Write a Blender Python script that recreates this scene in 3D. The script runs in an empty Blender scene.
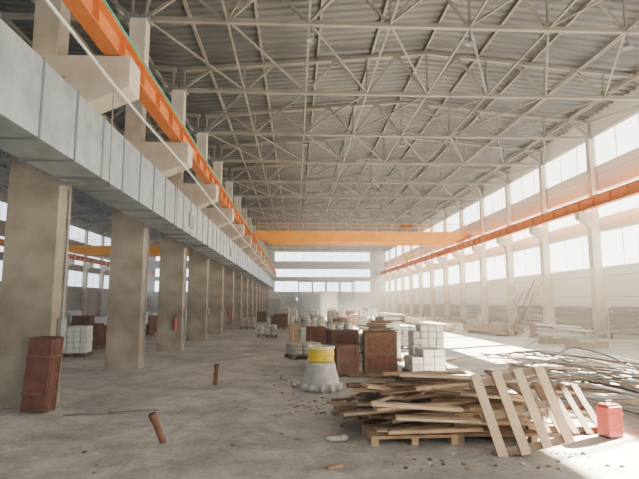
import bpy, math, random
from mathutils import Vector, Matrix, Euler
random.seed(7)
R=random.uniform
# ------------------------------------------------------------------ materials
def mat(name, col, rough=0.7, metal=0.0, col2=None, scale=3.0, bump=0.0, bscale=30.0, detail=4.0):
    m=bpy.data.materials.new(name); m.use_nodes=True
    nt=m.node_tree; b=nt.nodes['Principled BSDF']
    b.inputs['Base Color'].default_value=(*col,1); b.inputs['Roughness'].default_value=rough
    b.inputs['Metallic'].default_value=metal
    tc=nt.nodes.new('ShaderNodeTexCoord')
    if col2 is not None:
        n=nt.nodes.new('ShaderNodeTexNoise'); n.inputs['Scale'].default_value=scale; n.inputs['Detail'].default_value=detail
        r=nt.nodes.new('ShaderNodeValToRGB')
        r.color_ramp.elements[0].position=0.35; r.color_ramp.elements[1].position=0.65
        r.color_ramp.elements[0].color=(*col,1); r.color_ramp.elements[1].color=(*col2,1)
        nt.links.new(tc.outputs['Object'],n.inputs['Vector'])
        nt.links.new(n.outputs['Fac'],r.inputs['Fac']); nt.links.new(r.outputs['Color'],b.inputs['Base Color'])
    if bump>0:
        n2=nt.nodes.new('ShaderNodeTexNoise'); n2.inputs['Scale'].default_value=bscale
        bp=nt.nodes.new('ShaderNodeBump'); bp.inputs['Strength'].default_value=bump; bp.inputs['Distance'].default_value=0.02
        nt.links.new(tc.outputs['Object'],n2.inputs['Vector'])
        nt.links.new(n2.outputs['Fac'],bp.inputs['Height']); nt.links.new(bp.outputs['Normal'],b.inputs['Normal'])
    return m

M={}
M['conc']=mat('concrete_precast',(0.22,0.195,0.15),0.85,0,(0.36,0.32,0.255),1.3,0.3,18)
M['concw']=mat('concrete_whitewashed',(0.60,0.53,0.43),0.85,0,(0.44,0.39,0.315),1.1,0.2,18)
M['galv']=mat('galvanised_steel',(0.36,0.41,0.45),0.42,0.6,(0.52,0.57,0.61),2.2,0.05,6)
M['galvd']=mat('galvanised_flange',(0.28,0.31,0.34),0.5,0.6)
M['deck']=mat('profiled_deck_steel',(0.10,0.105,0.105),0.5,0.3,(0.15,0.15,0.145),0.5)
M['truss']=mat('truss_paint',(0.20,0.185,0.16),0.6,0.1,(0.26,0.24,0.205),1.0)
M['orange']=mat('crane_orange_paint',(0.60,0.18,0.04),0.55,0,(0.48,0.14,0.03),1.5)
M['orangey']=mat('bridge_orange_paint',(0.90,0.38,0.04),0.45,0,(0.80,0.31,0.03),1.0)
M['green']=mat('green_cable',(0.03,0.35,0.20),0.5)
M['wood']=mat('timber_pale',(0.46,0.32,0.20),0.75,0,(0.33,0.22,0.14),4,0.3,40)
M['wood2']=mat('timber_grey',(0.28,0.21,0.15),0.8,0,(0.19,0.14,0.10),5,0.3,40)
M['wood3']=mat('timber_fresh',(0.66,0.53,0.38),0.75,0,(0.54,0.41,0.28),3,0.2,40)
M['woodd']=mat('timber_dark',(0.12,0.075,0.05),0.8,0,(0.18,0.11,0.07),5,0.3,40)
M['maroon']=mat('maroon_panel',(0.10,0.04,0.032),0.6,0,(0.16,0.065,0.05),4)
M['brick']=mat('red_brick',(0.19,0.08,0.055),0.85,0,(0.11,0.055,0.04),8)
M['white']=mat('white_block',(0.72,0.72,0.70),0.8,0,(0.60,0.60,0.58),5)
M['film']=mat('white_film',(0.56,0.56,0.53),0.45,0,(0.40,0.40,0.38),6,0.5,12)
M['sack']=mat('paper_sack',(0.50,0.46,0.40),0.8,0,(0.40,0.36,0.31),6)
M['card']=mat('cardboard',(0.42,0.30,0.19),0.8,0,(0.36,0.25,0.16),4)
M['yellow']=mat('yellow_paint',(0.85,0.62,0.04),0.4,0,(0.70,0.50,0.04),5)
M['dark']=mat('dark_rubber',(0.04,0.04,0.045),0.7)
M['rust']=mat('rusty_steel',(0.24,0.11,0.07),0.75,0.1,(0.16,0.08,0.055),8,0.2,60)
M['steel']=mat('bare_steel',(0.32,0.32,0.32),0.5,0.6,(0.22,0.22,0.23),6)
M['red']=mat('red_paint',(0.40,0.06,0.05),0.5)
M['blue']=mat('blue_paint',(0.06,0.18,0.42),0.5)
M['grey']=mat('grey_paint',(0.24,0.25,0.26),0.5)
M['frame']=mat('window_frame_paint',(0.72,0.72,0.70),0.5)
M['rad']=mat('radiator_enamel',(0.13,0.12,0.11),0.5)

def floor_mat():
    m=bpy.data.materials.new('concrete_floor'); m.use_nodes=True; nt=m.node_tree; b=nt.nodes['Principled BSDF']
    tc=nt.nodes.new('ShaderNodeTexCoord')
    def noise(s,d,rough=0.6,dist=0.0):
        n=nt.nodes.new('ShaderNodeTexNoise'); n.inputs['Scale'].default_value=s; n.inputs['Detail'].default_value=d
        n.inputs['Roughness'].default_value=rough; n.inputs['Distortion'].default_value=dist
        nt.links.new(tc.outputs['Object'],n.inputs['Vector']); return n
    def ramp(n,a,ca,c,cb):
        r=nt.nodes.new('ShaderNodeValToRGB'); r.color_ramp.elements[0].position=a; r.color_ramp.elements[1].position=c
        r.color_ramp.elements[0].color=(*ca,1); r.color_ramp.elements[1].color=(*cb,1)
        nt.links.new(n.outputs['Fac'],r.inputs['Fac']); return r
    def mul(a,bb):
        mx=nt.nodes.new('ShaderNodeMix'); mx.data_type='RGBA'; mx.blend_type='MULTIPLY'; mx.inputs[0].default_value=1
        nt.links.new(a,mx.inputs[6]); nt.links.new(bb,mx.inputs[7]); return mx.outputs[2]
    n1=noise(0.35,8,0.6,0.8); r1=ramp(n1,0.38,(0.42,0.42,0.405),0.62,(0.70,0.68,0.63))
    n2=noise(1.8,12,0.75,0.6); r2=ramp(n2,0.38,(0.58,0.58,0.58),0.58,(1,1,1))
    n3=noise(12,8,0.7); r3=ramp(n3,0.35,(0.74,0.74,0.74),0.55,(1,1,1))
    col=mul(mul(r1.outputs['Color'],r2.outputs['Color']),r3.outputs['Color'])
    br=nt.nodes.new('ShaderNodeTexBrick'); br.offset=0; br.inputs['Scale'].default_value=1
    br.inputs['Brick Width'].default_value=6; br.inputs['Row Height'].default_value=6; br.inputs['Mortar Size'].default_value=0.008
    br.inputs['Color1'].default_value=(1,1,1,1); br.inputs['Color2'].default_value=(1,1,1,1); br.inputs['Mortar'].default_value=(0.72,0.72,0.72,1)
    mp=nt.nodes.new('ShaderNodeMapping'); mp.inputs['Location'].default_value=(2.2,1.0,0)
    nt.links.new(tc.outputs['Object'],mp.inputs[0]); nt.links.new(mp.outputs[0],br.inputs['Vector'])
    col=mul(col,br.outputs['Color'])
    nt.links.new(col,b.inputs['Base Color'])
    rr=nt.nodes.new('ShaderNodeMapRange'); rr.inputs['To Min'].default_value=0.38; rr.inputs['To Max'].default_value=0.7
    nt.links.new(n2.outputs['Fac'],rr.inputs['Value']); nt.links.new(rr.outputs['Result'],b.inputs['Roughness'])
    bp=nt.nodes.new('ShaderNodeBump'); bp.inputs['Strength'].default_value=0.4; bp.inputs['Distance'].default_value=0.02
    nt.links.new(n2.outputs['Fac'],bp.inputs['Height']); nt.links.new(bp.outputs['Normal'],b.inputs['Normal'])
    return m
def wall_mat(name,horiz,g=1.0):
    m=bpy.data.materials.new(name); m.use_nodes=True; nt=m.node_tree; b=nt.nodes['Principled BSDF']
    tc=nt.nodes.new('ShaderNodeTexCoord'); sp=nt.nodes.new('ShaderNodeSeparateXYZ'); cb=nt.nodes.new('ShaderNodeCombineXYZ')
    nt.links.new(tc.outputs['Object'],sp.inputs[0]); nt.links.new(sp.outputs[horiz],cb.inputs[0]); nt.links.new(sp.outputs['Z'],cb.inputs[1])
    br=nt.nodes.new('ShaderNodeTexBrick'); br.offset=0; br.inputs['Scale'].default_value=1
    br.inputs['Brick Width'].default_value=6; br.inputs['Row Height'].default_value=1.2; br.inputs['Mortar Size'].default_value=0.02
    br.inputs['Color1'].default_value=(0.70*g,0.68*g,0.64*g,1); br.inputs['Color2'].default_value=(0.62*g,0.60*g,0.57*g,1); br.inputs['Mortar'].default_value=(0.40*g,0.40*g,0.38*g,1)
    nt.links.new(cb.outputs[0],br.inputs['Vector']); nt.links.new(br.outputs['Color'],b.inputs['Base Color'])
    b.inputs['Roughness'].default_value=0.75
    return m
def pane_mat(name,col,strength,transp):  # pane glow is emission standing in for daylight from outside
    m=bpy.data.materials.new(name); m.use_nodes=True; nt=m.node_tree; nt.nodes.clear()
    o=nt.nodes.new('ShaderNodeOutputMaterial'); e=nt.nodes.new('ShaderNodeEmission')
    e.inputs['Color'].default_value=(*col,1); e.inputs['Strength'].default_value=strength
    if transp>0:
        t=nt.nodes.new('ShaderNodeBsdfTransparent'); t.inputs['Color'].default_value=(transp,transp,transp,1)
        a=nt.nodes.new('ShaderNodeAddShader'); nt.links.new(e.outputs[0],a.inputs[0]); nt.links.new(t.outputs[0],a.inputs[1])
        nt.links.new(a.outputs[0],o.inputs[0])
    else: nt.links.new(e.outputs[0],o.inputs[0])
    return m
M['floor']=floor_mat(); M['wally']=wall_mat('wall_panel_long','Y'); M['wallx']=wall_mat('wall_panel_gable','X',0.7); M['walll']=wall_mat('wall_panel_dimmed','Y',0.45)  # walll: panel colour darkened to imitate the dim left bay
M['pane_hi']=pane_mat('skyglow_pane_opaque',(1.0,0.96,0.86),6.0,0)  # upper panes: painted sky glow, made opaque to keep sun off the mid floor
M['pane_lo']=pane_mat('skyglow_glass_pane',(1.0,0.96,0.86),4.5,0.9)
M['pane_left']=pane_mat('skyglow_glass_pane_dim',(0.84,0.92,1.0),2.6,0)
M['pane_back']=pane_mat('skyglow_glass_pane_gable',(0.96,0.98,1.0),4.5,0)
hz=bpy.data.materials.new('glare_haze'); hz.use_nodes=True; nt=hz.node_tree; nt.nodes.clear()  # warm scatter added to imitate glare near the windows
o_=nt.nodes.new('ShaderNodeOutputMaterial'); vs_=nt.nodes.new('ShaderNodeVolumeScatter')
vs_.inputs['Color'].default_value=(1,0.94,0.82,1); vs_.inputs['Anisotropy'].default_value=0.65
at=nt.nodes.new('ShaderNodeAttribute'); at.attribute_name='density'
ml=nt.nodes.new('ShaderNodeMath'); ml.operation='MULTIPLY'; ml.inputs[1].default_value=0.0016
nt.links.new(at.outputs['Fac'],ml.inputs[0]); nt.links.new(ml.outputs[0],vs_.inputs['Density'])
nt.links.new(vs_.outputs[0],o_.inputs['Volume'])

# ------------------------------------------------------------------ mesh builder
class MB:
    def __init__(s): s.v=[]; s.f=[]; s.m=[]; s.ml=[]
    def mi(s,k):
        if k not in s.ml: s.ml.append(k)
        return s.ml.index(k)
    def add(s,vs,fs,k):
        o=len(s.v); s.v+= [tuple(v) for v in vs]; i=s.mi(k)
        for f in fs: s.f.append(tuple(o+a for a in f)); s.m.append(i)
    def box(s,c,d,k,rot=None):
        x,y,z=d[0]/2,d[1]/2,d[2]/2
        vs=[Vector(p) for p in ((-x,-y,-z),(x,-y,-z),(x,y,-z),(-x,y,-z),(-x,-y,z),(x,-y,z),(x,y,z),(-x,y,z))]
        if rot is not None:
            Rm=rot if isinstance(rot,Matrix) else Euler(rot).to_matrix()
            vs=[Rm@v for v in vs]
        c=Vector(c); vs=[v+c for v in vs]
        s.add(vs,[(0,3,2,1),(4,5,6,7),(0,1,5,4),(1,2,6,5),(2,3,7,6),(3,0,4,7)],k)
    def b6(s,x0,x1,y0,y1,z0,z1,k): s.box(((x0+x1)/2,(y0+y1)/2,(z0+z1)/2),(x1-x0,y1-y0,z1-z0),k)
    def beam(s,p,q,w,h,k):
        p=Vector(p);q=Vector(q); d=q-p; L=d.length
        rm=d.to_track_quat('Y','Z').to_matrix()
        s.box((p+q)/2,(w,L,h),k,rm)
    def tube(s,pts,r,k,n=6,r2=None):
        pts=[Vector(p) for p in pts]; vs=[]; fs=[]
        N=len(pts)
        for i,p in enumerate(pts):
            d=(pts[min(i+1,N-1)]-pts[max(i-1,0)]).normalized()
            rm=d.to_track_quat('Z','Y').to_matrix()
            rr=r if r2 is None else r+(r2-r)*i/(N-1)
            for j in range(n):
                a=2*math.pi*j/n; vs.append(p+rm@Vector((rr*math.cos(a),rr*math.sin(a),0)))
        for i in range(N-1):
            for j in range(n):
                fs.append((i*n+j,i*n+(j+1)%n,(i+1)*n+(j+1)%n,(i+1)*n+j))
        fs.append(tuple(reversed(range(n)))); fs.append(tuple((N-1)*n+j for j in range(n)))
        s.add(vs,fs,k)
    def lathe(s,c,prof,k,n=24,rot=None,wob=0):
        vs=[];fs=[]; c=Vector(c)
        for r,z in prof:
            for j in range(n):
                a=2*math.pi*j/n; r_=r*(1+wob*math.sin(j*2.4+z*7)+wob*0.6*math.sin(j*5.1)); v=Vector((r_*math.cos(a),r_*math.sin(a),z))
                if rot is not None: v=Euler(rot).to_matrix()@v
                vs.append(v+c)
        for i in range(len(prof)-1):
            for j in range(n): fs.append((i*n+j,i*n+(j+1)%n,(i+1)*n+(j+1)%n,(i+1)*n+j))
        s.add(vs,fs,k)
    def pillow(s,c,d,k,rot=(0,0,0),e=0.45,n=12,jit=0.0):
        vs=[];fs=[];rm=Euler(rot).to_matrix();c=Vector(c)
        P=lambda v,e: math.copysign(abs(v)**e,v)
        h=n//2
        for i in range(h+1):
            t=-math.pi/2+math.pi*i/h
            for j in range(n):
                a=2*math.pi*j/n
                v=Vector((d[0]/2*P(math.cos(t),e)*P(math.cos(a),e),d[1]/2*P(math.cos(t),e)*P(math.sin(a),e),d[2]/2*P(math.sin(t),e)))
                if jit: v*=1+R(-jit,jit)
                vs.append(rm@v+c)
        for i in range(h):
            for j in range(n): fs.append((i*n+j,i*n+(j+1)%n,(i+1)*n+(j+1)%n,(i+1)*n+j))
        s.add(vs,fs,k)
    def prism_y(s,prof,y0,y1,k):
        n=len(prof); vs=[(x,y0,z) for x,z in prof]+[(x,y1,z) for x,z in prof]
        fs=[tuple(range(n)),tuple(reversed(range(n,2*n)))]+[(i,n+i,n+(i+1)%n,(i+1)%n) for i in range(n)]
        s.add(vs,fs,k)
    def mesh(s,name):
        me=bpy.data.meshes.new(name); me.from_pydata(s.v,[],s.f)
        for k in s.ml: me.materials.append(M[k])
        me.polygons.foreach_set('material_index',s.m)
        import bmesh
        bm=bmesh.new(); bm.from_mesh(me); bmesh.ops.recalc_face_normals(bm,faces=bm.faces); bm.to_mesh(me); bm.free()
        return me
    def obj(s,name,loc=(0,0,0),rotz=0,bevel=0,smooth=False,parent=None):
        me=s.mesh(name); return put(me,name,loc,rotz,bevel,smooth,parent)
def put(me,name,loc=(0,0,0),rotz=0,bevel=0,smooth=False,parent=None):
    o=bpy.data.objects.new(name,me); bpy.context.collection.objects.link(o)
    o.location=loc; o.rotation_euler=(0,0,rotz)
    if bevel:
        b=o.modifiers.new('bevel','BEVEL'); b.width=bevel; b.segments=2; b.limit_method='ANGLE'
    if smooth:
        for p in me.polygons: p.use_smooth=True
    if parent: o.parent=parent
    return o

# ------------------------------------------------------------------ dimensions
XR=17.8; XL=-29.0; Y0=-7.0; Y1=101.0
CX0,CX1=-6.0,-4.95
EAVE=13.2; RIDGE=14.3; BC=11.9
RIB=[(10.1,12.0),(7.0,8.6),(4.1,6.2)]
COLY=[5+6*i for i in range(16)]
b=MB(); b.b6(XL-0.3,XR+0.3,Y0-0.3,Y1+0.3,-0.3,0,'floor'); floor_o=b.obj('floor')
ZB=[0,RIB[2][0],RIB[2][1],RIB[1][0],RIB[1][1],RIB[0][0],RIB[0][1],12.9]
def long_wall(name,x0,x1,k='wally'):
    b=MB()
    for j in range(0,7,2): b.b6(x0,x1,Y0,Y1,ZB[j],ZB[j+1] if j<6 else EAVE+0.1,k)
    b.obj(name)
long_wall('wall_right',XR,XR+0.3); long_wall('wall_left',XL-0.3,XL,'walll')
wn=1
def ribbon(axis,pos,a0,a1,z0,z1,pane,step=2.0,th=0.1):
    global wn
    b=MB(); n=int(round((a1-a0)/step))
    def bx(u0,u1,w0,w1,d,k,off=0):
        if axis=='y': b.b6(pos+off-d/2,pos+off+d/2,u0,u1,w0,w1,k)
        else: b.b6(u0,u1,pos+off-d/2,pos+off+d/2,w0,w1,k)
    e=0.01
    bx(a0+e,a1-e,z0+0.01,z0+0.06,th,'frame'); bx(a0+e,a1-e,z1-0.06,z1-0.01,th,'frame')
    for i in range(n+1):
        u=a0+(a1-a0)*i/n; u=min(max(u,a0+0.04),a1-0.04)
        bx(u-0.025,u+0.025,z0+0.06,z1-0.06,th*0.6,'frame')
    if axis=='y': b.add([(pos,a0+e,z0+0.01),(pos,a1-e,z0+0.01),(pos,a1-e,z1-0.01),(pos,a0+e,z1-0.01)],[(0,1,2,3)],pane)
    else: b.add([(a0+e,pos,z0+0.01),(a1-e,pos,z0+0.01),(a1-e,pos,z1-0.01),(a0+e,pos,z1-0.01)],[(0,1,2,3)],pane)
    b.obj('window_%d'%wn); wn+=1
for i,(z0,z1) in enumerate(RIB):
    ribbon('y',XR+0.15,Y0,Y1,z0,z1,'pane_hi' if i==0 else 'pane_lo')
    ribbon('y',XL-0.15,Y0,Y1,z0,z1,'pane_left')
def gable(name,y0,y1,wins):
    b=MB()
    xs=[XL-0.3,-27.5,-7.5,-4.2,14.8,XR+0.3]
    for i in range(5):
        if i in (1,3) and wins:
            for j in range(0,7,2): b.b6(xs[i],xs[i+1],y0,y1,ZB[j],ZB[j+1],'wallx')
        else: b.b6(xs[i],xs[i+1],y0,y1,0,12.9,'wallx')
    b.prism_y([(XL-0.3,12.9),(-5.5,12.9),(-5.5,EAVE),((XL-5.5)/2,RIDGE),(XL-0.3,EAVE)],y0,y1,'wallx')
    b.prism_y([(-5.5,12.9),(XR+0.3,12.9),(XR+0.3,EAVE),((XR-5.5)/2,RIDGE),(-5.5,EAVE)],y0,y1,'wallx')
    b.obj(name)
gable('wall_back',Y1,Y1+0.3,True); gable('wall_front',Y0-0.3,Y0,True)
for z0,z1 in RIB:
    for a0,a1 in ((-27.5,-7.5),(-4.2,14.8)):
        ribbon('x',Y1+0.15,a0,a1,z0,z1,'pane_back')
        ribbon('x',Y0-0.15,a0,a1,z0,z1,'pane_left')
b=MB()
prof=[]; y=Y0-0.3
while y<Y1+0.3:
    prof+=[(y,0),(y+0.18,0),(y+0.24,0.09),(y+0.42,0.09)]; y+=0.48
for xa,za,xb,zb_ in ((XL-0.3,EAVE,(XL-5.5)/2,RIDGE),((XL-5.5)/2,RIDGE,-5.5,EAVE),(-5.5,EAVE,(XR-5.5)/2,RIDGE),((XR-5.5)/2,RIDGE,XR+0.3,EAVE)):
    vs=[];fs=[]
    for (yy,dz) in prof: vs+=[(xa,yy,za+dz),(xb,yy,zb_+dz)]
    for i in range(len(prof)-1): fs.append((2*i,2*i+1,2*i+3,2*i+2))
    b.add(vs,fs,'deck')
ceil_o=b.obj('ceiling')
def roofz(x):
    mid=(XR-5.5)/2 if x>-5.5 else (XL-5.5)/2
    half=(XR+5.5)/2 if x>-5.5 else (-5.5-XL)/2
    return RIDGE-(RIDGE-EAVE)*abs(x-mid)/half
b=MB()
for xa,xb in ((-5.5,XR),(XL,-5.5)):
    n=9
    for i in range(n):
        x=xa+(xb-xa)*(i+0.5)/n; z=roofz(x)-0.12
        b.b6(x-0.05,x+0.05,Y0+0.02,Y1-0.02,z-0.09,z+0.09,'truss')
b.obj('roof_purlins')
def truss_mesh(xa,xb):
    b=MB(); n=8; mid=(xa+xb)/2
    tz=lambda x: roofz(x)-0.32
    xs=[xa+(xb-xa)*i/n for i in range(n+1)]
    b.beam((xa,0,BC),(xb,0,BC),0.16,0.16,'truss')
    b.beam((xa,0,tz(xa+1e-3)),(mid,0,tz(mid)),0.18,0.16,'truss'); b.beam((mid,0,tz(mid)),(xb,0,tz(xb-1e-3 if xb<0 else xb)),0.18,0.16,'truss')
    for i,x in enumerate(xs):
        xx=min(max(x,xa+0.1),xb-0.1)
        b.beam((xx,0,BC),(xx,0,tz(xx)),0.08,0.08,'truss')
        if i<n:
            x2=xs[i+1]; m2=(x+x2)/2
            b.beam((x,0,BC),(m2,0,tz(m2)),0.10,0.10,'truss'); b.beam((m2,0,tz(m2)),(x2,0,BC),0.10,0.10,'truss')
            b.box((m2,0,tz(m2)-0.08),(0.35,0.03,0.25),'truss')
        b.box((xx,0,BC+0.1),(0.4,0.03,0.3),'truss')
    return b.mesh('roof_truss')
tm1=truss_mesh(-5.35,XR-0.05); tm2=truss_mesh(XL+0.05,-5.65)
for y in COLY:
    put(tm1,'roof_truss',(0,y,0)); put(tm2,'roof_truss',(0,y,0))
b=MB(); xa,xb=-5.35,XR-0.05; n=8
xs=[xa+(xb-xa)*i/n for i in range(n+1)]
for i in range(1,n): b.beam((xs[i],COLY[0],BC+0.02),(xs[i],COLY[-1]+5.8,BC+0.02),0.07,0.07,'truss')
for j in range(len(COLY)-1):
    for i in range(0,n,2):
        a=i if j%2==0 else i+2; c=i+2 if j%2==0 else i
        b.beam((xs[a],COLY[j],BC+0.05),(xs[i+1],COLY[j+1],BC+0.05),0.06,0.06,'truss')
        b.beam((xs[i+1],COLY[j],BC+0.05),(xs[c],COLY[j+1],BC+0.05),0.06,0.06,'truss')
b.obj('roof_bracing')

# ------------------------------------------------------------------ columns
def mid_col():
    b=MB()
    b.b6(CX0,CX1,-0.3,0.3,0.0,6.9,'conc')
    b.prism_y([(CX1-0.02,6.1),(-3.6,6.7),(-3.6,7.38),(CX0+1.03,7.38)],-0.36,0.36,'concw')
    b.prism_y([(CX0+0.02,6.1),(-7.35,6.7),(-7.35,7.38),(CX0+0.02,7.38)],-0.36,0.36,'concw')
    b.b6(CX0,CX1,-0.36,0.36,6.9,7.38,'concw')
    b.b6(-5.75,-5.2,-0.25,0.25,7.38,BC-0.1,'concw')
    b.b6(-5.85,-5.1,-0.3,0.3,BC-0.1,BC,'steel')
    b.tube([(CX1+0.04,0.1,0.5),(CX1+0.04,0.1,4.5)],0.025,'grey',6)
    b.b6(CX1+0.005,CX1+0.1,-0.05,0.2,1.4,1.75,'grey')
    return b.mesh('concrete_column')
mc=mid_col()
for y in COLY: put(mc,'concrete_column',(0,y,0),bevel=0.02)
def side_col(s):
    b=MB()
    def X(a,c,*r): 
        lo,hi=(a,c) if s>0 else (-c,-a); b.b6(lo,hi,*r)
    X(-0.55,-0.02,-0.24,0.24,0,7.38,'concw')
    pr=[(-0.54,6.5),(-1.25,6.95),(-1.25,7.38),(-0.54,7.38)]
    b.prism_y([(x*s,z) for x,z in pr],-0.23,0.23,'concw')
    X(-0.35,-0.02,-0.2,0.2,7.38,BC-0.1,'concw')
    return b.mesh('concrete_column')
rc=side_col(1); lc=side_col(-1)
for y in COLY:
    put(rc,'concrete_column',(XR,y,0),bevel=0.02); put(lc,'concrete_column',(XL,y,0))
def runway(x,guard=False):
    b=MB()
    b.b6(x-0.17,x+0.17,Y0+0.1,Y1-0.1,7.40,7.44,'orange'); b.b6(x-0.02,x+0.02,Y0+0.1,Y1-0.1,7.44,7.96,'orange')
    b.b6(x-0.17,x+0.17,Y0+0.1,Y1-0.1,7.96,8.0,'orange')
    y=-5.5
    while y<Y1-1:
        b.b6(x-0.15,x+0.15,y-0.01,y+0.01,7.44,7.96,'orange'); y+=1.5
    b.b6(x-0.04,x+0.04,Y0+0.1,Y1-0.1,8.0,8.08,'rust')
    if guard:
        for y in range(-5,100,3): b.tube([(-4.1,y,8.0),(-4.42,y,8.0),(-4.42,y,8.95)],0.02,'orange',5)
        b.tube([(-4.42,-6,8.95),(-4.42,100,8.95)],0.035,'green',6); b.tube([(-4.42,-6,8.55),(-4.42,100,8.55)],0.025,'green',6)
    b.obj('crane_runway_beam')
runway(-4.0,True)
for x in (XR-1.0,-6.95,XL+1.0): runway(x)
b=MB(); 
pts=[(-3.66,y,6.38+0.12*abs(math.sin((y+1)*math.pi/12))) for y in range(-6,100,2)]
b.tube(pts,0.03,'white',6)
b.obj('hanging_power_cable')
def crane(xa,xb,y):
    b=MB()
    for dy in (-1.1,1.1):
        b.prism_y([(xa+0.1,8.45),(xa+1.6,7.8),(xb-1.6,7.8),(xb-0.1,8.45),(xb-0.1,8.85),(xa+0.1,8.85)],y+dy-0.2,y+dy+0.2,'orangey')
        b.b6(xa+0.1,xb-0.1,y+dy-0.27,y+dy+0.27,8.85,8.9,'orangey')
    for x in (xa,xb):
        b.b6(x-0.14,x+0.14,y-2.1,y+2.1,8.2,8.55,'orange')
        for dy in (-1.7,1.7): b.tube([(x-0.05,y+dy,8.25),(x+0.05,y+dy,8.25)],0.16,'dark',14)
    for i in range(15):
        x=xa+0.4+(xb-xa-0.8)*i/14; b.beam((x,y-1.4,8.9),(x,y-1.4,9.6),0.04,0.04,'orangey')
    b.beam((xa+0.3,y-1.4,9.6),(xb-0.3,y-1.4,9.6),0.05,0.05,'orangey'); b.beam((xa+0.3,y-1.4,9.25),(xb-0.3,y-1.4,9.25),0.03,0.03,'orangey')
    xt=xa+(xb-xa)*0.72
    b.b6(xt-0.9,xt+0.9,y-1.2,y+1.2,8.95,9.25,'grey'); b.tube([(xt-0.6,y,9.5),(xt+0.6,y,9.5)],0.28,'orange',14)
    for dx in (-0.12,0.12): b.tube([(xt+dx,y,9.3),(xt+dx,y,6.9)],0.015,'dark',5)
    b.b6(xt-0.2,xt+0.2,y-0.12,y+0.12,6.5,6.9,'yellow')
    b.tube([(xt,y,6.5),(xt,y,6.3),(xt+0.12,y,6.15),(xt,y,6.02),(xt-0.12,y,6.12)],0.035,'dark',6)
    b.obj('bridge_crane')
crane(-4.0,XR-1.0,50.0); crane(XL+1.0,-6.95,64.0)

b=MB(); dx0,dx1,dz0,dz1=-4.86,-3.95,4.6,5.85
b.b6(dx0,dx1,Y0+0.2,97,dz0,dz1,'galv')
y=Y0+1
while y<97:
    b.b6(dx0-0.04,dx1+0.03,y-0.02,y+0.02,dz0-0.03,dz1+0.03,'galvd')
    y+=1.25
for y in COLY:
    b.b6(dx0-0.05,dx1+0.1,y-0.5,y-0.44,dz0-0.12,dz0-0.05,'steel')
    b.tube([(dx1+0.07,y-0.47,dz0-0.1),(dx1+0.07,y-0.47,6.6)],0.012,'steel',5)
for y in (17.5+12*k for k in range(6)):
    b.b6(dx1,dx1+0.05,y+1.2,y+2.0,dz0+0.25,dz0+0.75,'galvd')
b.obj('ventilation_duct')
def radiator(x,y,L,name='wall_radiator'):
    b=MB()
    for z in (0.5,0.8,1.1,1.4,1.7): b.tube([(x,y,z),(x,y+L,z)],0.07,'rad',8)
    for yy in (y+0.05,y+L-0.05): b.tube([(x,yy,0.05),(x,yy,1.75)],0.06,'rad',8)
    n=int(L/0.12)
    for i in range(n):
        yy=y+0.2+(L-0.4)*i/n; b.b6(x-0.05,x+0.05,yy-0.02,yy+0.02,0.38,1.82,'rad')
    b.obj(name)
for y in COLY[2:14]: radiator(XR-0.22,y+0.9,4.2)
for x in (0.5,6.2,12.0):
    for y in COLY[2:13:2]:
        b=MB(); b.tube([(0,0,BC-0.08),(0,0,BC-0.4)],0.015,'dark',5)
        b.lathe((0,0,BC-0.65),[(0.01,0.27),(0.05,0.26),(0.06,0.18),(0.18,0.0),(0.16,0.0),(0.05,0.16)],'grey',14)
        b.obj('high_bay_lamp',(x,y+0.0,0))

# ------------------------------------------------------------------ site clutter
def pallet(b,cx,cy,z0,w=1.2,d=0.8,k='wood2',rz=0.0):
    rm=Matrix.Rotation(rz,3,'Z')
    def bx(x,y,z,sx,sy,sz): b.box(Vector((cx,cy,z0))+rm@Vector((x,y,z)),(sx,sy,sz),k,rm)
    for x in (-w/2+0.05,0,w/2-0.05):
        bx(x,0,0.011,0.1,d,0.022)
        for y in (-d/2+0.07,0,d/2-0.07): bx(x,y,0.062,0.1,0.14,0.08)
    for y in (-d/2+0.05,0,d/2-0.05): bx(0,y,0.112,w,0.1,0.02)
    n=6
    for i in range(n): bx(0,-d/2+0.06+(d-0.12)*i/(n-1),0.133,w,0.095,0.022)
def sack_pallet(x,y,layers=5,k='sack',rz=0):
    b=MB(); pallet(b,0,0,0,1.2,0.9)
    for L in range(layers):
        z=0.145+0.075+L*0.14
        for i in range(3):
            for j in range(2): b.pillow((-0.4+0.4*i+R(-.02,.02),-0.22+0.44*j+R(-.02,.02),z),(0.40,0.44,0.155),k,(0,0,R(-.06,.06)))
    b.obj('sack_pallet',(x,y,0),rz,smooth=True)
def brick_pallet(x,y,h=0.9,k='brick',rz=0,name='brick_pallet'):
    b=MB(); pallet(b,0,0,0,1.05,0.9)
    n=int(h/0.09)
    for L in range(n):
        for i in range(4):
            for j in range(2):
                if L==n-1 and R(0,1)<0.3: continue
                b.box((-0.375+0.25*i+R(-.006,.006),-0.22+0.44*j+R(-.01,.01),0.145+0.044+L*0.09),(0.24,0.42,0.084),k)
    b.obj(name,(x,y,0),rz)
def box_stack(x,y,spec,rz=0,k='card',name='cardboard_box_stack'):
    b=MB(); pallet(b,0,0,0,1.2,0.9)
    for (bx_,by_,bz,sx,sy,sz,kk) in spec:
        b.box((bx_,by_,0.146+bz+sz/2),(sx,sy,sz),kk,(0,0,R(-.05,.05)))
        b.box((bx_,by_,0.148+bz+sz/2),(sx*0.12,sy+0.006,sz+0.004),'sack')
    b.obj(name,(x,y,0),rz,bevel=0.008)

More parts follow.
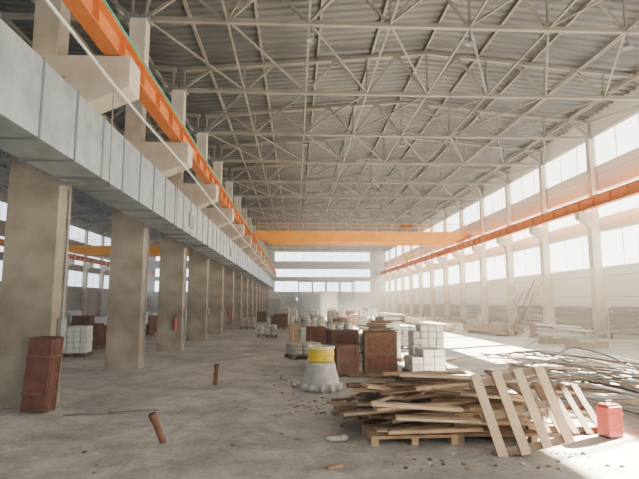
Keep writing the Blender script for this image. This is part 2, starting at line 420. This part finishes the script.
b=MB()
for i in range(7):
    b.box((0.0+i*0.006,-0.28+i*0.06,0.70),(0.44+R(-.02,.02),0.055,1.40+R(-.05,.03)),'maroon',(0,math.radians(3.5),0))
for z in (0.35,1.05): b.box((0.07*z-0.035,-0.10,z),(0.50,0.47,0.03),'woodd',(0,math.radians(3.5),0))
b.obj('panel_bundle',(-4.93,10.5,0.015))
def stub(x,y,dx,dy,h,r,name='pipe_stub'):
    b=MB(); n=14
    p0=Vector((0,0,0.0)); p1=Vector((dx,dy,h))
    b.tube([p0,p1],r,'rust',n); d=(p1-p0).normalized()
    b.tube([p1-d*0.10,p1+d*0.0],r*1.22,'rust',n); b.tube([p1+d*0.001,p1+d*0.004],r*0.95,'dark',n)
    b.obj(name,(x,y,0),smooth=False)
stub(-1.98,8.1,-0.16,-0.10,0.44,0.05); stub(-2.05,13.5,0.03,0,0.52,0.055)
b=MB(); b.tube([(-3.55,10.2,0.02),(-2.9,10.3,0.025),(-2.65,10.35,0.02)],0.012,'steel',5); b.tube([(-4.3,10.0,0.015),(-3.2,10.02,0.03)],0.012,'steel',5); b.obj('steel_rods')
b=MB()
b.lathe((0,0,0),[(0.02,0.0),(0.44,0.0),(0.45,0.10),(0.41,0.30),(0.38,0.45),(0.36,0.60),(0.34,0.66),(0.01,0.67)],'film',20,wob=0.05)
for i in range(12):
    a=i*0.52; b.pillow((0.42*math.cos(a),0.42*math.sin(a),0.10),(R(.2,.36),0.16,R(.12,.24)),random.choice(['film','film','sack']),(R(-.4,.4),R(-.4,.4),a),e=0.7,n=10)
b.obj('wrapped_bag',(0.62,12.6,0),smooth=True)
b=MB(); 
b.lathe((0,0,0),[(0.01,0.0),(0.31,0.0),(0.325,0.02),(0.31,0.04),(0.31,0.14),(0.325,0.16),(0.31,0.18),(0.31,0.32),(0.325,0.345),(0.30,0.35),(0.29,0.33),(0.01,0.33)],'yellow',28)
b.lathe((0,0,0),[(0.315,0.30),(0.335,0.31),(0.335,0.36),(0.315,0.365),(0.30,0.345)],'white',28)
b.tube([(0.1,0.1,0.33),(0.1,0.1,0.36)],0.035,'steel',10)
b.obj('yellow_drum',(0.62,12.6,0.68),smooth=False)
def crate(x,y,w,d,h,rz,k='maroon',name='wooden_crate'):
    b=MB()
    b.box((0,0,h/2+0.05),(w-0.04,d-0.04,h-0.1),k)
    for sx in (-1,1):
        for sy in (-1,1): b.box((sx*(w/2-0.04),sy*(d/2-0.04),h/2),(0.09,0.09,h),'woodd')
    for z in (0.1,h/2,h-0.05):
        for sy in (-1,1): b.box((0,sy*(d/2-0.005),z),(w-0.18,0.04,0.09),'woodd')
        for sx in (-1,1): b.box((sx*(w/2-0.005),0,z),(0.04,d-0.18,0.09),'woodd')
    b.box((0,0,h+0.016),(w+0.04,d+0.04,0.03),k)
    b.obj(name,(x,y,0),rz,bevel=0.006)
crate(1.45,15.0,0.62,0.6,0.85,0.1); crate(2.5,15.4,0.95,0.75,1.2,-0.05,'brick'); crate(1.55,17.2,0.9,0.8,1.15,0.2,'maroon')
b=MB()
for i in range(9): b.box((R(-.2,.5),R(-.2,.2),1.26+0.035*i),(R(.6,1.1),R(.06,.14),0.03),random.choice(['woodd','wood2','brick']),(0,0,R(-.5,.5)))
b.obj('board_offcuts',(2.35,15.4,0))
def block_stack(x,y,nx,nz,rz,k='white'):
    b=MB(); pallet(b,0,0,0,1.1,0.9)
    for L in range(nz):
        for i in range(nx):
            for j in range(2):
                if L==nz-1 and i==0: continue
                b.box((-0.5+1.0*(i+0.5)/nx+R(-.01,.01),-0.2+0.4*j,0.146+0.101+L*0.205),(1.0/nx-0.02,0.38,0.195),k)
    b.obj('aerated_block_stack',(x,y,0),rz,bevel=0.01)
block_stack(3.75,15.0,3,3,0.1); block_stack(4.2,16.6,4,6,0.0); block_stack(3.2,18.6,3,7,0.15)
sack_pallet(2.3,20.5,5,'sack',0.1); sack_pallet(4.9,19.5,4,'film',-0.2); sack_pallet(0.3,19.8,3,'sack',0.4)
brick_pallet(1.0,22.5,0.9,'brick',0.1); sack_pallet(3.6,23,5,'white',0.0); sack_pallet(5.3,23.5,6,'white',0.1)
box_stack(0.2,25.5,[(-0.3,0,0,0.5,0.7,0.5,'card'),(0.3,0,0,0.5,0.7,0.7,'film'),(-0.3,0,0.5,0.4,0.5,0.4,'card')])
sack_pallet(2.2,26,6,'film',0); block_stack(4.4,27,4,5,0.1); sack_pallet(6.3,27,4,'sack',0.3)
k=0
for row in range(16):
    y=29.5+row*2.2
    for col in range(4):
        if R(0,1)<0.25: continue
        x=-1.6+col*2.3+R(-.4,.4)+row*0.08; t=random.choice([0,0,1,1,1,2,2,3,3,4]); k+=1
        if t==0: block_stack(x,y,4,random.choice([4,6,7]),R(-.2,.2),random.choice(['white','film','sack']))
        elif t==1: sack_pallet(x,y,random.choice([4,6,8]),random.choice(['sack','film','white']),R(-.2,.2))
        elif t==2: brick_pallet(x,y,R(0.7,1.1),random.choice(['brick','woodd']),R(-.2,.2))
        elif t==3: box_stack(x,y,[(-0.3,0,0,0.5,0.7,R(.5,.9),'card'),(0.3,0,0,0.5,0.7,R(.8,1.4),'blue' if k%7==3 else 'film')],R(-.2,.2))
        else: crate(x,y,1.0,0.9,R(.8,1.4),R(-.2,.2),random.choice(['sack','wood2','woodd']))
def sheets(x,y,w,h,n,k,rz=0):
    b=MB()
    for i in range(n): b.box((R(-.1,.1),i*0.09,h/2*math.cos(0.14)+0.02),(w+R(-.2,.2),0.03,h),k,(-0.14,0,0))
    for sx in (-w/3,w/3):
        b.beam((sx,n*0.09+0.25+h*0.14/2,h*0.9),(sx,n*0.09+0.9,0.03),0.08,0.08,'wood2'); b.beam((sx,0.2,0.06),(sx,n*0.09+0.95,0.06),0.08,0.08,'wood2')
    b.obj('leaning_metal_sheets',(x,y,0),rz)
sheets(-1.5,82,3,3.4,4,'galv'); sheets(2.2,78,3.2,3.2,4,'galvd',0.1); sheets(5.4,84,2.6,3.6,3,'white'); sheets(8.5,80,3,3.0,4,'galv',-0.1)
sheets(-3.0,70,1.6,2.6,3,'grey',0.2); sheets(1.2,68,1.4,3.0,3,'galvd',0.1); sheets(4.2,70,1.6,3.6,2,'white',0.1)
b=MB()
for x in (0,2.5,5,7.5,10):
    for y in (0,3.0): b.b6(x-0.1,x+0.1,y-0.1,y+0.1,0,6.0,'grey')
    b.b6(x-0.08,x+0.08,0.1,2.9,5.75,5.95,'grey'); b.b6(x-0.08,x+0.08,0.1,2.9,2.9,3.1,'grey')
for y in (0,3.0):
    for z in (3.0,5.85): b.b6(0.1,9.9,y-0.08,y+0.08,z-0.1,z+0.1,'grey')
for i in range(4): b.beam((i*2.5+0.1,0,0.1),(i*2.5+2.4,0,2.9),0.06,0.06,'grey') if i%2 else b.beam((i*2.5+0.1,0,2.9),(i*2.5+2.4,0,0.1),0.06,0.06,'grey')
b.obj('steel_framework',(0.5,92,0))
# sectional gate in the end wall
b=MB(); b.b6(-2.6,2.6,-0.06,0.0,0,3.9,'grey')
for i in range(5): b.b6(-2.45,2.45,-0.10,-0.06,0.08+i*0.76,0.78+i*0.76,'galv')
for i in range(4): b.b6(-1.9+i*1.1,-1.4+i*1.1,-0.115,-0.10,2.45,2.9,'pane_back')
b.obj('door_1',(-0.5,Y1-0.01,0))

# --- foreground lumber pile
b=MB()
ks=['wood','wood2','wood3','woodd','wood','wood2','woodd']
pallet(b,1.75,8.15,0,1.3,0.8,'wood',0.05); pallet(b,3.05,8.2,0,1.2,0.8,'wood2',-0.05)
pallet(b,1.8,9.2,0,1.2,0.9,'woodd',0.1); pallet(b,3.1,9.3,0,1.2,0.9,'wood2',-0.1)
pallet(b,3.05,8.25,0.15,1.2,0.8,'wood',-0.1); pallet(b,1.9,9.2,0.15,1.2,0.8,'wood2',0.15)
z=0.16
for L in range(12):
    f=L/12
    cx=2.3+0.0*f; cy=8.62+0.25*f
    for j in range(7):
        w=R(0.08,0.2); L_=R(0.7,2.3)*(1-0.15*f); 
        yy=cy-0.75*(1-0.35*f)+j*0.25*(1-0.3*f)
        xx=cx+R(-0.75,0.85)*(1-0.2*f)
        b.box((xx,yy,z+R(0,0.02)+0.02),(L_,w,R(0.025,0.06)),random.choice(ks),(R(-.08,.08),R(-.07,.07),R(-.35,.35)))
    z+=0.055
for i in range(26):
    b.box((R(1.2,3.6),R(8.05,9.3),R(0.3,0.76)),(R(.4,1.3),R(.06,.16),0.03),random.choice(ks),(R(-.25,.25),R(-.3,.3),R(-1.5,1.5)))
b.beam((1.15,7.9,0.58),(2.5,7.8,0.50),0.17,0.05,'wood3')
b.beam((1.5,7.78,0.40),(2.75,7.75,0.34),0.20,0.04,'wood3')
b.beam((1.35,7.68,0.22),(2.75,7.70,0.24),0.14,0.05,'wood')
b.beam((1.7,8.5,0.92),(3.3,8.4,0.86),0.16,0.04,'wood3'); b.beam((1.5,8.9,0.88),(2.9,8.8,0.90),0.2,0.03,'wood')
for i in range(14):
    x=0.9+R(-.3,.3); y=9.3+R(-.8,1.6)
    b.beam((x,y,0.04+R(0,.06)),(x+R(.7,1.6),y+R(-.5,.3),R(0.2,0.65)),R(.1,.18),0.03,random.choice(ks))
for i in range(8):
    x=4.7+R(-.3,.3); y=8.8+R(-.3,1.2)
    b.beam((x,y,0.03+R(0,.08)),(x-R(1.0,1.8),y+R(-.3,.4),R(0.3,0.7)),R(.08,.16),0.03,random.choice(['woodd','wood2','wood']))
rm=Euler((math.radians(-48),math.radians(4),math.radians(8))).to_matrix(); org=Vector((4.45,8.2,0.03))
for i in range(5): b.box(org+rm@Vector((-0.5+0.25*i,0,0.5)),(0.12,0.025,1.0),'woodd',rm)
for z in (0.1,0.5,0.9): b.box(org+rm@Vector((0,0.05,z)),(1.2,0.07,0.09),'woodd',rm)
b.obj('lumber_pile')
b=MB()
for i in range(4):
    b.box((-0.45+0.31*i,0,0.62),(0.13,0.03,1.22-0.05*i),'wood3')
for z in (0.12,0.62,1.10): b.box((0,0.06,z),(1.12,0.08,0.10),'wood2')
o=b.obj('leaning_pallet',(3.3,7.1,0.03)); o.rotation_euler=(math.radians(-24),math.radians(-12),math.radians(-4))
b=MB(); b.pillow((0,0,0.25),(0.30,0.24,0.46),'red',e=0.16,n=20); b.box((0,0,0.49),(0.24,0.18,0.03),'red')
for z in (0.12,0.36): b.box((0,0,z),(0.31,0.25,0.02),'red')
b.tube([(-0.08,0,0.49),(-0.07,0,0.55),(0.07,0,0.55),(0.08,0,0.49)],0.012,'dark',6)
b.box((0,0,0.012),(0.28,0.22,0.024),'dark')
b.obj('red_canister',(4.95,8.1,0),0.3)
# --- long bar / pipe heap on the right
b=MB()
for i in range(62):
    L=R(2.5,6.0); a=R(-0.30,0.35)+math.radians(112)
    t0=R(0,1)**1.3; cy=9.5+t0*7; cx=6.3+t0*1.4+R(-0.7,1.2); z0=R(0.03,0.8)*R(0.2,1); sag=R(-0.05,0.4)
    dxy=Vector((math.cos(a),math.sin(a),0)); pts=[]
    bend=R(-.5,.5)
    for t in range(9):
        u=t/8-0.5; p=Vector((cx,cy,0))+dxy*L*u+Vector((-dxy.y,dxy.x,0))*bend*(u*u*4)
        p.z=max(0.03,z0+sag*(1-4*u*u)+R(-.01,.01)); p.x=max(p.x,5.35); pts.append(p)
    b.tube(pts,R(0.012,0.024),random.choice(['rust','steel','steel','dark','grey','galvd','dark','wood2']),6)
for i in range(4):
    y=10.5+i*1.8; x0=5.7+i*0.3
    b.box((x0+1.1,y,0.06),(2.2,0.12,0.12),'wood2')
b.obj('pipe_and_bar_heap')
b=MB()
for i in range(12):
    cx=R(10.4,11.2); cy=R(19,23); a=R(-.2,.2)
    p=Vector((cx,cy,0.33+0.055*i)); d=Vector((-math.sin(a)-0.2,math.cos(a),0)).normalized()*R(1.5,2.8)
    b.beam(p-d,p+d,0.14,0.05,random.choice(['galv','steel','grey','rust']))
b.box((10.8,19.8,0.14),(2.0,0.15,0.28),'wood2'); b.box((10.8,22.4,0.14),(2.0,0.15,0.28),'wood2')
b.obj('cable_tray_stack',(2.6,3.5,0))
b=MB()
for i in range(9):
    y=36.0+i*0.35; b.tube([(15.9+R(-.4,.3),y+R(-.2,.2),0.03),(XR-0.1,y+R(-.3,1.2),R(3.0,3.9))],0.03,random.choice(['steel','rust','grey']),6)
b.tube([(16.0,35.8,0.03),(XR-0.1,35.8,3.9)],0.03,'steel',6)
b.obj('scaffold_poles')
def beam_stack(x,y,k,n=4,m=4,L=5,rz=0):
    b=MB()
    for t in (-L/3,L/3): b.box((0,t,0.05),(m*0.2+0.1,0.1,0.1),'wood2')
    for i in range(n):
        for j in range(m): b.box((-m*0.1+0.1+j*0.2+R(-.02,.02),R(-.15,.15),0.1+0.06+i*0.13),(0.17,L+R(-.3,.3),0.12),k)
    b.obj('timber_beam_stack',(x,y,0),rz)
beam_stack(13,34,'rust',3,6,6,0.1); beam_stack(11.0,40,'wood3',3,6,6,0); beam_stack(12,49,'steel',4,6,6,0.1)
beam_stack(11.6,57,'wood2',5,8,6,0.1); beam_stack(12,66,'wood',5,8,6,0)
brick_pallet(14.5,30,0.8); sack_pallet(14.0,39,4); box_stack(14.8,42,[(-0.3,0,0,0.5,0.7,0.6,'card'),(0.3,0,0,0.5,0.7,0.9,'card')])
block_stack(-8.6,20.8,4,5,0.1,'white'); block_stack(-9.9,21.2,4,4,0.1,'film'); brick_pallet(-9.3,24.2,1.0,'woodd'); brick_pallet(-8.0,25.0,1.2,'brick'); sack_pallet(-11.5,27,5,'sack')
brick_pallet(-12.5,31,1.2,'woodd'); block_stack(-16,30,4,5,0); sack_pallet(-18,36,6,'film'); box_stack(-13,40,[(-0.3,0,0,0.5,0.7,1.2,'blue'),(0.3,0,0,0.5,0.7,1.4,'card')])
beam_stack(-10,36,'woodd',8,8,6,0); beam_stack(-21,45,'grey',8,8,6,0.1); block_stack(-9,48,4,7,0)
for i in range(8):
    brick_pallet(-21+i*1.9,50+4.4*((i*3)%8),R(0.9,1.4),random.choice(['woodd','brick','white']),R(-.3,.3))
for i,y in enumerate((41,54)): 
    (brick_pallet if i%2 else sack_pallet)(-3.8+0.25*i,y,1.0 if i%2 else 5,'woodd' if i%2 else 'sack',0.1)
b=MB()
for i in range(260):
    if i<150: x,y=R(-0.3,1.1),R(9.5,14.5)
    elif i<200: x,y=R(1.2,4.2),R(6.6,7.3)
    else: x,y=R(-3,1.0),R(6,20)
    s=R(0.012,0.05)
    b.pillow((x,y,s*0.3),(s*2,s*1.3,s*0.6),random.choice(['white','woodd','wood','conc']),(0,0,R(0,3)),e=0.8,n=6)
b.obj('floor_rubble')
b=MB(); b.pillow((0,0,0.05),(0.34,0.12,0.08),'film',(0,0.1,0.2),e=0.8,n=10,jit=0.12); b.pillow((0.12,0.05,0.05),(0.2,0.12,0.09),'film',(0.3,0,1),e=0.8,n=10,jit=0.15)
b.obj('crumpled_film',(0.62,8.0,0),smooth=True)
b=MB(); b.box((0,0,0.02),(0.22,0.09,0.03),'wood',(0,0,0.5)); b.obj('wood_offcut',(0.5,6.8,0))
for y in (22.56,40.56):
    b=MB(); b.lathe((0,0,0),[(0.005,0),(0.08,0.0),(0.08,0.45),(0.05,0.52),(0.02,0.54),(0.005,0.54)],'red',14); b.tube([(0,0,0.54),(0,0,0.62)],0.02,'dark',8)
    b.beam((0,0,0.62),(0,-0.14,0.66),0.03,0.02,'dark'); b.box((0,0.09,0.3),(0.14,0.02,0.3),'red')
    b.obj('fire_extinguisher',(-5.2,y,0.9))
for y in (41.56,59.56): 
    b=MB(); b.box((0,0,1.3),(0.2,0.5,0.7),'red'); b.box((-0.11,0,1.3),(0.02,0.4,0.6),'white'); b.obj('hydrant_cabinet',(XR-0.11,y,0),bevel=0.01)

# haze added for the glare from the windows, filling the hall: a Blender volume object generated by a Volume Cube node
ng=bpy.data.node_groups.new('glare_haze','GeometryNodeTree')
ng.interface.new_socket('Geometry',in_out='OUTPUT',socket_type='NodeSocketGeometry')
gi=ng.nodes.new('NodeGroupOutput'); vc=ng.nodes.new('GeometryNodeVolumeCube'); sm=ng.nodes.new('GeometryNodeSetMaterial')
vc.inputs['Density'].default_value=1.0
vc.inputs['Min'].default_value=(XL+0.05,Y0+0.05,0.0); vc.inputs['Max'].default_value=(XR-0.05,Y1-0.05,13.0)
vc.inputs['Resolution X'].default_value=24; vc.inputs['Resolution Y'].default_value=52; vc.inputs['Resolution Z'].default_value=8
sm.inputs['Material'].default_value=hz
ng.links.new(vc.outputs[0],sm.inputs[0]); ng.links.new(sm.outputs[0],gi.inputs[0])
vd=bpy.data.volumes.new('glare_haze'); vd.materials.append(hz)
vo=bpy.data.objects.new('glare_haze',vd); bpy.context.collection.objects.link(vo)
md=vo.modifiers.new('fill','NODES'); md.node_group=ng

# ------------------------------------------------------------------ light
w=bpy.data.worlds.new('sky'); bpy.context.scene.world=w; w.use_nodes=True
w.node_tree.nodes['Background'].inputs['Color'].default_value=(0.9,0.95,1,1); w.node_tree.nodes['Background'].inputs['Strength'].default_value=2.5
sd=bpy.data.lights.new('sun','SUN'); sd.energy=260; sd.angle=math.radians(0.6); sd.color=(1,0.87,0.66)
so=bpy.data.objects.new('sun',sd); bpy.context.collection.objects.link(so); so.location=(40,40,30)
so.rotation_euler=Vector((-1.8,-1.0,-1)).to_track_quat('-Z','Y').to_euler()
cd=bpy.data.cameras.new('camera'); cd.sensor_width=36; cd.lens=28.73; cd.clip_end=300
co=bpy.data.objects.new('camera',cd); bpy.context.collection.objects.link(co)
co.location=(0,0,2.1); co.rotation_euler=(math.radians(90+6.99),0,math.radians(-2.64))
bpy.context.scene.camera=co
